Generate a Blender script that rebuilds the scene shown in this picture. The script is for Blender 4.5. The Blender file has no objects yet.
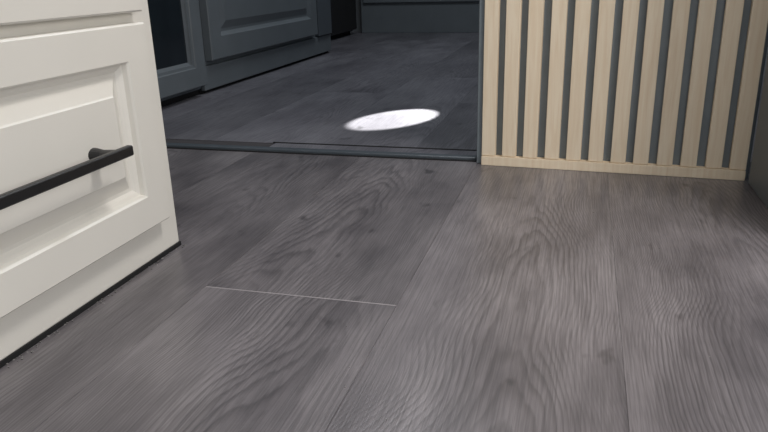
import bpy, bmesh, random, math
from mathutils import Matrix, Vector
random.seed(7)
S=0.35
sc=bpy.context.scene
sc.view_settings.view_transform='Standard'
sc.view_settings.look='None'

# ---------------------------------------------------------------- materials
def newmat(name):
    m=bpy.data.materials.new(name); m.use_nodes=True
    nt=m.node_tree; return m,nt,nt.nodes['Principled BSDF']
def N(nt,t,**k):
    n=nt.nodes.new(t)
    for a,b in k.items(): setattr(n,a,b)
    return n
def math_(nt,op,a,b=None,clamp=False):
    n=N(nt,'ShaderNodeMath',operation=op); n.use_clamp=clamp
    for i,v in enumerate((a,b)):
        if v is None: continue
        if isinstance(v,(int,float)): n.inputs[i].default_value=v
        else: nt.links.new(v,n.inputs[i])
    return n.outputs[0]
def mixc(nt,f,a,b,mode='MIX'):
    n=N(nt,'ShaderNodeMix',data_type='RGBA',blend_type=mode)
    for i,v in ((0,f),(6,a),(7,b)):
        if isinstance(v,(int,float)): n.inputs[i].default_value=v
        elif isinstance(v,tuple): n.inputs[i].default_value=(*v,1)
        else: nt.links.new(v,n.inputs[i])
    return n.outputs[2]
def ramp(nt,f,p0,p1):
    n=N(nt,'ShaderNodeMapRange'); n.inputs[1].default_value=p0; n.inputs[2].default_value=p1
    nt.links.new(f,n.inputs[0]); return n.outputs[0]

def paint(name,col,rough=0.45,var=0.06,bump=0.03,nscale=25):
    m,nt,b=newmat(name)
    tc=N(nt,'ShaderNodeTexCoord'); no=N(nt,'ShaderNodeTexNoise'); no.inputs['Scale'].default_value=nscale
    no.inputs['Detail'].default_value=4
    nt.links.new(tc.outputs['Object'],no.inputs['Vector'])
    dark=tuple(c*(1-var*2) for c in col); lite=tuple(min(1,c*(1+var)) for c in col)
    nt.links.new(mixc(nt,no.outputs['Fac'],dark,lite),b.inputs['Base Color'])
    b.inputs['Roughness'].default_value=rough
    n2=N(nt,'ShaderNodeTexNoise'); n2.inputs['Scale'].default_value=220
    nt.links.new(tc.outputs['Object'],n2.inputs['Vector'])
    bp=N(nt,'ShaderNodeBump'); bp.inputs['Strength'].default_value=bump; bp.inputs['Distance'].default_value=0.002
    nt.links.new(n2.outputs['Fac'],bp.inputs['Height']); nt.links.new(bp.outputs[0],b.inputs['Normal'])
    return m

def woodfloor(name,cd,cl,rough):
    m,nt,b=newmat(name)
    tc=N(nt,'ShaderNodeTexCoord'); at=N(nt,'ShaderNodeAttribute',attribute_name='pid')
    al=N(nt,'ShaderNodeAttribute',attribute_name='loc')
    sp=N(nt,'ShaderNodeSeparateXYZ'); nt.links.new(tc.outputs['Object'],sp.inputs[0])
    sa=N(nt,'ShaderNodeSeparateXYZ'); nt.links.new(at.outputs['Color'],sa.inputs[0])
    slc=N(nt,'ShaderNodeSeparateXYZ'); nt.links.new(al.outputs['Color'],slc.inputs[0])
    def noise(sx,sy,off,detail=2,rough_=0.5,dist=0.0):
        c=N(nt,'ShaderNodeCombineXYZ')
        ox=math_(nt,'ADD',math_(nt,'MULTIPLY',sp.outputs[0],1/sx),math_(nt,'MULTIPLY',sa.outputs[0],37.0))
        oy=math_(nt,'ADD',math_(nt,'MULTIPLY',sp.outputs[1],1/sy),math_(nt,'MULTIPLY',sa.outputs[1],53.0))
        nt.links.new(ox,c.inputs[0]); nt.links.new(oy,c.inputs[1])
        nt.links.new(math_(nt,'ADD',math_(nt,'MULTIPLY',sa.outputs[2],91.0),off),c.inputs[2])
        n=N(nt,'ShaderNodeTexNoise'); n.inputs['Scale'].default_value=1
        n.inputs['Detail'].default_value=detail; n.inputs['Roughness'].default_value=rough_
        n.inputs['Distortion'].default_value=dist
        nt.links.new(c.outputs[0],n.inputs['Vector']); return n.outputs['Fac']
    # cathedral figure: flat-sawn growth rings = nested parabolas about the plank's heart line
    big=noise(0.12,0.60,0,0.0,0.4,0.0)
    med=noise(0.030,0.16,3,1.0)
    jit=noise(0.004,0.03,5,1)
    cx=math_(nt,'MULTIPLY',math_(nt,'SUBTRACT',sa.outputs[0],0.5),0.7)
    lx=math_(nt,'SUBTRACT',math_(nt,'SUBTRACT',slc.outputs[0],0.5),cx)
    lx=math_(nt,'ADD',lx,math_(nt,'MULTIPLY',math_(nt,'SUBTRACT',noise(0.6,0.22,41,1),0.5),0.30))
    par=math_(nt,'MULTIPLY',math_(nt,'MULTIPLY',lx,lx),66.0)
    yy=math_(nt,'MULTIPLY',sp.outputs[1],11.0)
    v=math_(nt,'ADD',par,yy)
    v=math_(nt,'ADD',v,math_(nt,'MULTIPLY',big,12.0))
    v=math_(nt,'ADD',v,math_(nt,'MULTIPLY',med,2.0))
    v=math_(nt,'ADD',v,math_(nt,'MULTIPLY',jit,0.45))
    fr=math_(nt,'FRACT',v)
    up=ramp(nt,fr,0.40,0.80)
    fall=ramp(nt,fr,0.86,1.0)
    ring=math_(nt,'SUBTRACT',up,fall,True)
    vis=ramp(nt,noise(0.10,0.5,11,2),0.34,0.60)
    ring=math_(nt,'MULTIPLY',ring,vis)
    pores=noise(0.0018,0.09,9,3,0.65)
    pores=ramp(nt,pores,0.40,0.64)
    tone=noise(0.11,0.28,21,4,0.6)
    tone=ramp(nt,tone,0.32,0.68)
    knot=ramp(nt,noise(0.03,0.06,33,2),0.67,0.77)
    base=mixc(nt,tone,cd,cl)
    dk=tuple(c*0.32 for c in cd)
    c1=mixc(nt,math_(nt,'MULTIPLY',ring,0.46),base,dk)
    c2=mixc(nt,math_(nt,'MULTIPLY',pores,0.40),c1,dk)
    c3=mixc(nt,math_(nt,'MULTIPLY',knot,0.65),c2,tuple(c*0.3 for c in cd))
    pl=math_(nt,'ADD',math_(nt,'MULTIPLY',sa.outputs[1],0.34),0.84)
    cc=N(nt,'ShaderNodeCombineXYZ')
    for i in range(3): nt.links.new(pl,cc.inputs[i])
    c4=mixc(nt,1.0,c3,cc.outputs[0],'MULTIPLY')
    nt.links.new(c4,b.inputs['Base Color'])
    r=math_(nt,'ADD',math_(nt,'MULTIPLY',pores,0.08),rough)
    nt.links.new(r,b.inputs['Roughness'])
    b.inputs['Specular IOR Level'].default_value=0.65
    bp=N(nt,'ShaderNodeBump'); bp.inputs['Strength'].default_value=0.2; bp.inputs['Distance'].default_value=0.0004
    h=math_(nt,'ADD',ring,math_(nt,'MULTIPLY',pores,0.7))
    h=math_(nt,'MULTIPLY',h,-1.0)
    nt.links.new(h,bp.inputs['Height']); nt.links.new(bp.outputs[0],b.inputs['Normal'])
    return m

def pine(name):
    m,nt,b=newmat(name)
    tc=N(nt,'ShaderNodeTexCoord'); at=N(nt,'ShaderNodeAttribute',attribute_name='pid')
    sp=N(nt,'ShaderNodeSeparateXYZ'); nt.links.new(tc.outputs['Object'],sp.inputs[0])
    sa=N(nt,'ShaderNodeSeparateXYZ'); nt.links.new(at.outputs['Color'],sa.inputs[0])
    c=N(nt,'ShaderNodeCombineXYZ')
    nt.links.new(math_(nt,'ADD',math_(nt,'MULTIPLY',sp.outputs[0],160),math_(nt,'MULTIPLY',sa.outputs[0],40)),c.inputs[0])
    nt.links.new(math_(nt,'MULTIPLY',sp.outputs[1],60),c.inputs[1])
    nt.links.new(math_(nt,'MULTIPLY',sp.outputs[2],9),c.inputs[2])
    n=N(nt,'ShaderNodeTexNoise'); n.inputs['Scale'].default_value=1; n.inputs['Detail'].default_value=3; n.inputs['Distortion'].default_value=0.6
    nt.links.new(c.outputs[0],n.inputs['Vector'])
    g=ramp(nt,n.outputs['Fac'],0.35,0.75)
    col=mixc(nt,g,(0.90,0.77,0.585),(0.82,0.66,0.47))
    pl=math_(nt,'ADD',math_(nt,'MULTIPLY',sa.outputs[1],0.14),0.94)
    cc=N(nt,'ShaderNodeCombineXYZ')
    for i in range(3): nt.links.new(pl,cc.inputs[i])
    nt.links.new(mixc(nt,1.0,col,cc.outputs[0],'MULTIPLY'),b.inputs['Base Color'])
    b.inputs['Roughness'].default_value=0.55
    return m

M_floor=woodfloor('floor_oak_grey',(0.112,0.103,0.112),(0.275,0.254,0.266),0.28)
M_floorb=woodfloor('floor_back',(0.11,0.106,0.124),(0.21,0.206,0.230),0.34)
M_seam=paint('seam_dark',(0.05,0.046,0.05),0.8)
M_seamL=paint('seam_painted_glint',(0.33,0.31,0.32),0.6)  # pale colour paints in the end joint catching light
M_white=paint('cream_paint',(0.80,0.775,0.71),0.36,0.03,0.02,8)
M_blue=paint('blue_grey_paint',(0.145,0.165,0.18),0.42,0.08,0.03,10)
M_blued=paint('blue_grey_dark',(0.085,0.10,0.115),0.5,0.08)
M_back=paint('backing_blue_grey',(0.23,0.27,0.295),0.6,0.1)
M_pine=pine('pine')
M_black=paint('black_metal',(0.012,0.012,0.013),0.38,0.1,0.05)
M_dark=paint('dark_gap',(0.008,0.008,0.009),0.8)
M_thr=paint('threshold_metal',(0.07,0.085,0.10),0.4,0.15)
M_wall=paint('wall_paint',(0.30,0.32,0.34),0.8)
M_ceil=paint('ceiling_paint',(0.6,0.6,0.59),0.9)
M_dust=paint('dust',(0.30,0.29,0.28),0.9)
M_glass,nt,b=newmat('dark_glass')
no=N(nt,'ShaderNodeTexNoise'); no.inputs['Scale'].default_value=6
nt.links.new(mixc(nt,no.outputs['Fac'],(0.006,0.009,0.012),(0.02,0.028,0.035)),b.inputs['Base Color'])
b.inputs['Roughness'].default_value=0.08
M_counter=paint('countertop',(0.5,0.48,0.45),0.4)

# ---------------------------------------------------------------- mesh helpers (h units)
class MB:
    def __init__(s,name,mats):
        s.name=name; s.bm=bmesh.new(); s.mats=mats
        s.pid=s.bm.loops.layers.float_color.new('pid')
    def tag(s,faces,mi=0,pid=None):
        if pid is None: pid=(random.random(),random.random(),random.random())
        for f in faces:
            f.material_index=mi
            for l in f.loops: l[s.pid]=(*pid,1)
    def box(s,x0,x1,y0,y1,z0,z1,mi=0,bev=0.0,pid=None,seg=2):
        r=bmesh.ops.create_cube(s.bm,size=1.0)
        vs=r['verts']
        for v in vs:
            v.co=Vector(((x0+x1)/2+v.co.x*(x1-x0),(y0+y1)/2+v.co.y*(y1-y0),(z0+z1)/2+v.co.z*(z1-z0)))
        fs=set(f for v in vs for f in v.link_faces)
        if bev>0:
            es=set(e for v in vs for e in v.link_edges)
            r=bmesh.ops.bevel(s.bm,geom=list(es),offset=bev,segments=seg,affect='EDGES',profile=0.5)
            fs=set(f for f in fs if f.is_valid)|set(r['faces'])
        s.tag(fs,mi,pid); return fs
    def panel(s,axis,p,a0,a1,z0,z1,prof,thick,mi=0,cmi=None):
        """door front: axis 'x' faces +x at plane p, spanning y a0..a1 ; axis 'y' faces -y"""
        def co(a,z,d):
            return Vector((p+d,a,z)) if axis=='x' else Vector((a,p-d,z))
        loops=[]
        for ins,d in [(0,-thick)]+prof:
            loops.append([s.bm.verts.new(co(a,z,d)) for a,z in ((a0+ins,z0+ins),(a1-ins,z0+ins),(a1-ins,z1-ins),(a0+ins,z1-ins))])
        fs=[]
        for A,B in zip(loops,loops[1:]):
            for i in range(4):
                fs.append(s.bm.faces.new((A[i],A[(i+1)%4],B[(i+1)%4],B[i])))
        s.tag(fs,mi)
        c=s.bm.faces.new(loops[-1]); s.tag([c],mi if cmi is None else cmi)
        k=s.bm.faces.new(loops[0][::-1]); s.tag([k],mi)
    def done(s,smooth=False,parent=None):
        bmesh.ops.recalc_face_normals(s.bm,faces=s.bm.faces[:])
        for v in s.bm.verts: v.co*=S
        me=bpy.data.meshes.new(s.name); s.bm.to_mesh(me); s.bm.free()
        for m in s.mats: me.materials.append(m)
        o=bpy.data.objects.new(s.name,me); sc.collection.objects.link(o)
        if parent: o.parent=parent
        if smooth:
            for p in me.polygons: p.use_smooth=True
        return o

# ---------------------------------------------------------------- floor
fl=MB('floor',[M_floor,M_seam,M_seamL,M_floorb])
LOC=fl.bm.loops.layers.float_color.new('loc')
W=0.675
def plank(x0,x1,y0,y1,mi,light_end=False,pid=None,exr=0.0014):
    pid=pid or (random.random(),random.random(),random.random())
    exl=0.0014; ey=0.0016
    eyn=0.003 if light_end=='near' else ey
    eyf=0.003 if light_end=='far' else ey
    if mi==0 and x0>0: exl=0.0005
    a=[fl.bm.verts.new((x,y,-0.002)) for x,y in ((x0,y0),(x1,y0),(x1,y1),(x0,y1))]
    t=[fl.bm.verts.new((x,y,0)) for x,y in ((x0+exl,y0+eyn),(x1-exr,y0+eyn),(x1-exr,y1-eyf),(x0+exl,y1-eyf))]
    f=fl.bm.faces.new(t); fl.tag([f],mi,pid)
    for l in f.loops: l[LOC]=((l.vert.co.x-x0)/(x1-x0),0,0,1)
    for i in range(4):
        s=fl.bm.faces.new((a[i],a[(i+1)%4],t[(i+1)%4],t[i]))
        k=mi
        if (light_end=='near' and i==0) or (light_end=='far' and i==2): k=2
        fl.tag([s],k,pid)
        for l in s.loops: l[LOC]=((l.vert.co.x-x0)/(x1-x0),0,0,1)
YS=3.74
PID={(-1,1):(0.85,0.55,0.3),(-1,2):(0.15,0.40,0.62),(0,1):(0.52,0.80,0.41),(1,1):(0.75,0.78,0.77),(-2,1):(0.4,0.15,0.1)}
for r in range(-6,6):
    x0=-0.519+r*W; x1=x0+W
    if r==-1: cuts=[-3,-1.6,1.937,YS]
    elif r==0: cuts=[-3,0.7,YS]
    elif r==1: cuts=[-3,-0.9,YS]
    elif r==-2: cuts=[-3,0.2,YS]
    else: cuts=[-3,random.uniform(-1,1),YS]
    for i,(a,b_) in enumerate(zip(cuts,cuts[1:])):
        plank(x0,x1,a,b_,0,light_end=('far' if r==-1 and i==1 else 'near' if r==-1 and i==2 else False),pid=PID.get((r,i)),exr=0.0005 if r==0 else 0.0014)
for r in range(-7,5):
    x0=-0.25+r*W; x1=x0+W
    y=YS+0.24; cuts=[y,y+(2.9 if r==-2 else random.uniform(1.2,3.2))]
    while cuts[-1]<12.3: cuts.append(min(12.4,cuts[-1]+3.6))
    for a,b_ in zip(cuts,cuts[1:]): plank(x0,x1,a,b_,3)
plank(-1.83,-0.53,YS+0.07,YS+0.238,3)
fl.box(-5.4,3.6,-3,12.4,-0.12,-0.004,1)
fl.done()

# threshold between the rooms
th=MB('threshold_strip',[M_thr,M_dark])
th.box(-3.25,-0.53,YS+0.004,YS+0.065,-0.003,0.020,0,0.008)
th.box(-3.25,-0.53,YS-0.010,YS+0.010,-0.003,0.006,1)
th.box(-1.85,-0.53,YS+0.238,YS+0.252,-0.003,0.004,1)
th.done()

# ---------------------------------------------------------------- cream drawer cabinet
X0=-1.49; XF=-1.445; Y1=2.268
cab=bpy.data.objects.new('kitchen_drawer_cabinet',None); sc.collection.objects.link(cab)
c=MB('carcass',[M_white,M_dark,M_counter])
c.box(-3.2,X0,-1.6,Y1,0.015,2.45,0,0.005)
c.box(-3.2,X0+0.005,-1.6,Y1+0.003,0.0,0.016,1)  # near-black strip painted in as the shadow gap along the floor
c.box(-3.24,X0+0.10,-1.65,Y1+0.05,2.45,2.56,2,0.012)
c.done(parent=cab)
prof=[(0,-0.006),(0.006,0),(0.118,0),(0.124,-0.008),(0.128,-0.024),(0.140,-0.030),(0.150,-0.038),(0.162,-0.038),(0.170,-0.034),(0.215,-0.010),(0.220,-0.004),(0.226,-0.004)]
def handle(mb,yc,zc,L):
    bx=XF+0.078
    mb.box(bx-0.012,bx+0.012,yc-L/2,yc+L/2,zc-0.017,zc+0.017,0,0.007,seg=3)
    for s in (-1,1):
        y=yc+s*(L/2-0.075)
        secs=[(XF-0.03,0.030,0.024),(XF+0.006,0.026,0.020),(XF+0.03,0.020,0.016),(bx,0.032,0.017)]
        prev=None
        for x,ry,rz in secs:
            ring=[mb.bm.verts.new((x,y+ry*math.cos(t*math.pi/8),zc+rz*math.sin(t*math.pi/8))) for t in range(16)]
            if prev:
                fs=[mb.bm.faces.new((prev[i],prev[(i+1)%16],ring[(i+1)%16],ring[i])) for i in range(16)]
                mb.tag(fs)
            prev=ring
for col,(ya,yb) in enumerate(((0.70,2.163),(-1.5,0.60))):
    for k,(za,zb) in enumerate(((0.154,0.860),(0.895,1.60),(1.635,2.34))):
        d=MB('drawer_front_%d_%d'%(col,k),[M_white])
        d.panel('x',XF,ya,yb,za,zb,prof,0.04)
        d.done(parent=cab)
        hd=MB('bar_handle_%d_%d'%(col,k),[M_black])
        if col==0: handle(hd,1.425,0.486+0.741*k,0.91)
        else: handle(hd,-0.45,0.486+0.741*k,0.91)
        hd.done(parent=cab)

# dust and crumbs on the floor, mostly along the plinth
rd=random.Random(3)
du=MB('dust_crumbs',[M_dust,M_dark])
for i in range(140):
    if i<110:
        y=rd.uniform(1.0,2.28); x=X0+0.006+abs(rd.gauss(0,0.011)); mi=0 if rd.random()<0.3 else 1
    else:
        y=rd.uniform(1.3,3.5); x=rd.uniform(-1.35,0.7); mi=0
    a=rd.uniform(0.001,0.003) if i<110 else rd.uniform(0.0009,0.0016)
    du.box(x-a,x+a*rd.uniform(.6,1.6),y-a,y+a*rd.uniform(.6,1.8),0.0,a*1.2,mi,a*0.3,seg=1)
du.done()

# ---------------------------------------------------------------- slat partition
ang=math.atan2(3.596-3.671,0.794+0.494)
sl=MB('slatted_wood_panel',[M_pine,M_back])
L=1.288
ns=12; w=0.073; p=(L-w)/(ns-1)
H=3.3
for i in range(ns):
    jit=random.uniform(-0.003,0.003) if 0<i<ns-1 else 0
    sl.box(i*p+jit,i*p+w+jit,0.008,0.046,0.052,H,0,0.003)
sl.box(0,L,0.0,0.050,0.0,0.050,0,0.003)
sl.box(0,L,0.0,0.050,H+0.002,H+0.05,0,0.003)
o=sl.done(); o.location=(-0.494*S,3.671*S,0); o.rotation_euler=(0,0,ang)
wp=MB('wall_partition',[M_back,M_blue])
wp.box(0.0,L+0.02,0.051,0.20,0.0,6.6,0)
wp.box(-0.032,-0.002,0.03,0.205,0.0,6.6,1,0.004)
o=wp.done(); o.location=(-0.494*S,3.671*S,0); o.rotation_euler=(0,0,ang)

# right side panel (blue-grey tall unit)
wr=MB('wall_right',[M_blue,M_blued])
wr.box(0.800,3.5,2.75,3.56,0.0,6.6,0,0.004)
wr.done()
rr=MB('wall_right_back_room',[M_wall]); rr.box(1.6,1.75,3.9,12.2,0,6.6); rr.done()

# ---------------------------------------------------------------- back room
bc=bpy.data.objects.new('blue_grey_cabinet_run',None); sc.collection.objects.link(bc)
XB=-3.25
c=MB('carcass',[M_blue,M_dark,M_blued,M_counter])
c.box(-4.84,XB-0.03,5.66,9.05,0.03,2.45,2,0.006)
c.box(-4.84,XB-0.05,5.66,9.05,0.0,0.03,1)
c.box(-4.8,XB,5.66,9.05,0.03,0.24,0,0.006)
c.box(-4.84,XB+0.07,5.66,9.09,2.45,2.56,3,0.01)
c.done(parent=bc)
prof2=[(0,-0.008),(0.008,0),(0.20,0),(0.21,-0.014),(0.235,-0.035),(0.26,-0.035),(0.33,-0.008),(0.34,-0.008)]
d=MB('cabinet_door',[M_blue]); d.panel('x',XB+0.05,5.76,8.45,0.285,2.40,prof2,0.075); d.done(parent=bc)
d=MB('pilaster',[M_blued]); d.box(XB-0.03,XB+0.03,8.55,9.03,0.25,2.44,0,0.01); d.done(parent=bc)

gc=bpy.data.objects.new('glass_front_cabinet',None); sc.collection.objects.link(gc)
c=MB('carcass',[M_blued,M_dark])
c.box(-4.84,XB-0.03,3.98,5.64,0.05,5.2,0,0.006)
c.box(-4.80,XB-0.06,3.98,5.64,0.0,0.05,1)
c.done(parent=gc)
d=MB('glazed_door',[M_blue,M_glass])
d.panel('x',XB+0.06,4.0,5.61,0.095,5.1,[(0,-0.008),(0.008,0),(0.165,0),(0.172,-0.01),(0.195,-0.014),(0.20,-0.03),(0.22,-0.045)],0.085,0,1)
d.done(parent=gc)

rf=MB('dark_recess_block',[M_dark,M_black])  # black block added to stand in for the dark recess
rf.box(-4.84,-3.86,9.35,11.9,0.05,4.9,0,0.01)
rf.box(-3.85,-3.78,9.37,11.88,0.08,1.8,1,0.015)
rf.box(-3.85,-3.78,9.37,11.88,1.84,4.88,1,0.015)
rf.box(-4.8,-3.9,9.4,11.85,0.0,0.05,0)
rf.done()

fc=bpy.data.objects.new('base_cabinet',None); sc.collection.objects.link(fc)
c=MB('carcass',[M_blue,M_counter])
c.box(-3.95+0.2,1.5,12.06,12.38,0.0,2.45,0,0.006)
c.box(-3.75,1.5,11.98,12.38,2.46,2.56,1,0.006)
c.done(parent=fc)
for k in range(2):
    a=-3.70+k*2.6
    d=MB('cabinet_door_%d'%k,[M_blue]); d.panel('y',12.02,a,a+2.55,0.50,2.38,prof2[:4]+[(0.235,-0.03),(0.24,-0.03)],0.038); d.done(parent=fc)

for nm,b6,m in (('wall_back',(-5.2,1.75,12.4,12.55,0,6.6),M_wall),
             ('wall_left_back_room',(-5.0,-4.86,3.95,12.39,0,6.6),M_wall),
             ('wall_left',(-3.42,-3.26,-3,3.72,0,6.6),M_wall),
             ('wall_left_return',(-5.0,-3.26,3.75,3.93,0,6.6),M_wall),
             ('ceiling',(-5.2,3.6,-3,12.55,6.62,6.75),M_ceil)):
    w_=MB(nm,[m]); w_.box(*b6); w_.done()

# ---------------------------------------------------------------- lights
def area(name,loc,tgt,size,e,col,sy=None):
    l=bpy.data.lights.new(name,'AREA'); l.energy=e; l.color=col; l.size=size*S
    if sy: l.shape='RECTANGLE'; l.size_y=sy*S
    o=bpy.data.objects.new(name,l); sc.collection.objects.link(o)
    loc=Vector(loc)*S; o.location=loc
    o.rotation_euler=(Vector(tgt)*S-loc).to_track_quat('-Z','Y').to_euler(); return o
area('window_light_right',(2.9,-0.2,2.0),(-0.8,2.0,0.6),1.6,9,(1.0,0.97,0.94))
area('window_light_rear',(0.9,-2.6,3.2),(0.6,3.0,0.9),2.2,4.5,(1.0,0.98,0.96))
area('slat_fill_light',(1.25,2.3,5.0),(0.85,2.7,0),1.1,17,(1.0,0.96,0.93))  # unseen fill added to brighten the slats and right floor
area('back_room_fill_light',(-0.9,7.6,6.4),(-1.6,7.4,0),2.2,19,(0.90,0.95,1.0))  # unseen cool fill added to lift the back room
sp=bpy.data.lights.new('sunbeam_lamp','SPOT'); sp.energy=1700; sp.color=(1.0,0.99,0.95)
src=Vector((0.45,8.7,3.0)); dst=Vector((-1.27,4.84,0))
D=(dst-src).length
sp.spot_size=2*math.atan(0.265/D); sp.spot_blend=0.38; sp.shadow_soft_size=0.003
so=bpy.data.objects.new('sunbeam_lamp',sp); sc.collection.objects.link(so)
so.location=src*S; so.rotation_euler=(dst-src).to_track_quat('-Z','Y').to_euler()
wd=bpy.data.worlds.new('world'); sc.world=wd; wd.use_nodes=True
wd.node_tree.nodes['Background'].inputs[0].default_value=(0.80,0.87,1.0,1)
wd.node_tree.nodes['Background'].inputs[1].default_value=0.27

# ---------------------------------------------------------------- camera
cd=bpy.data.cameras.new('camera'); cd.sensor_width=36; cd.lens=701/768*36; cd.clip_start=0.01
co=bpy.data.objects.new('camera',cd); sc.collection.objects.link(co)
r=Vector((.9637,.2655,-.0258)).normalized(); bk=Vector((.2590,-.9080,.3288)).normalized()
u=bk.cross(r).normalized(); r=u.cross(bk)
m=Matrix((( r.x,u.x,bk.x,0),(r.y,u.y,bk.y,0),(r.z,u.z,bk.z,1.0*S),(0,0,0,1)))
co.matrix_world=m
sc.camera=co
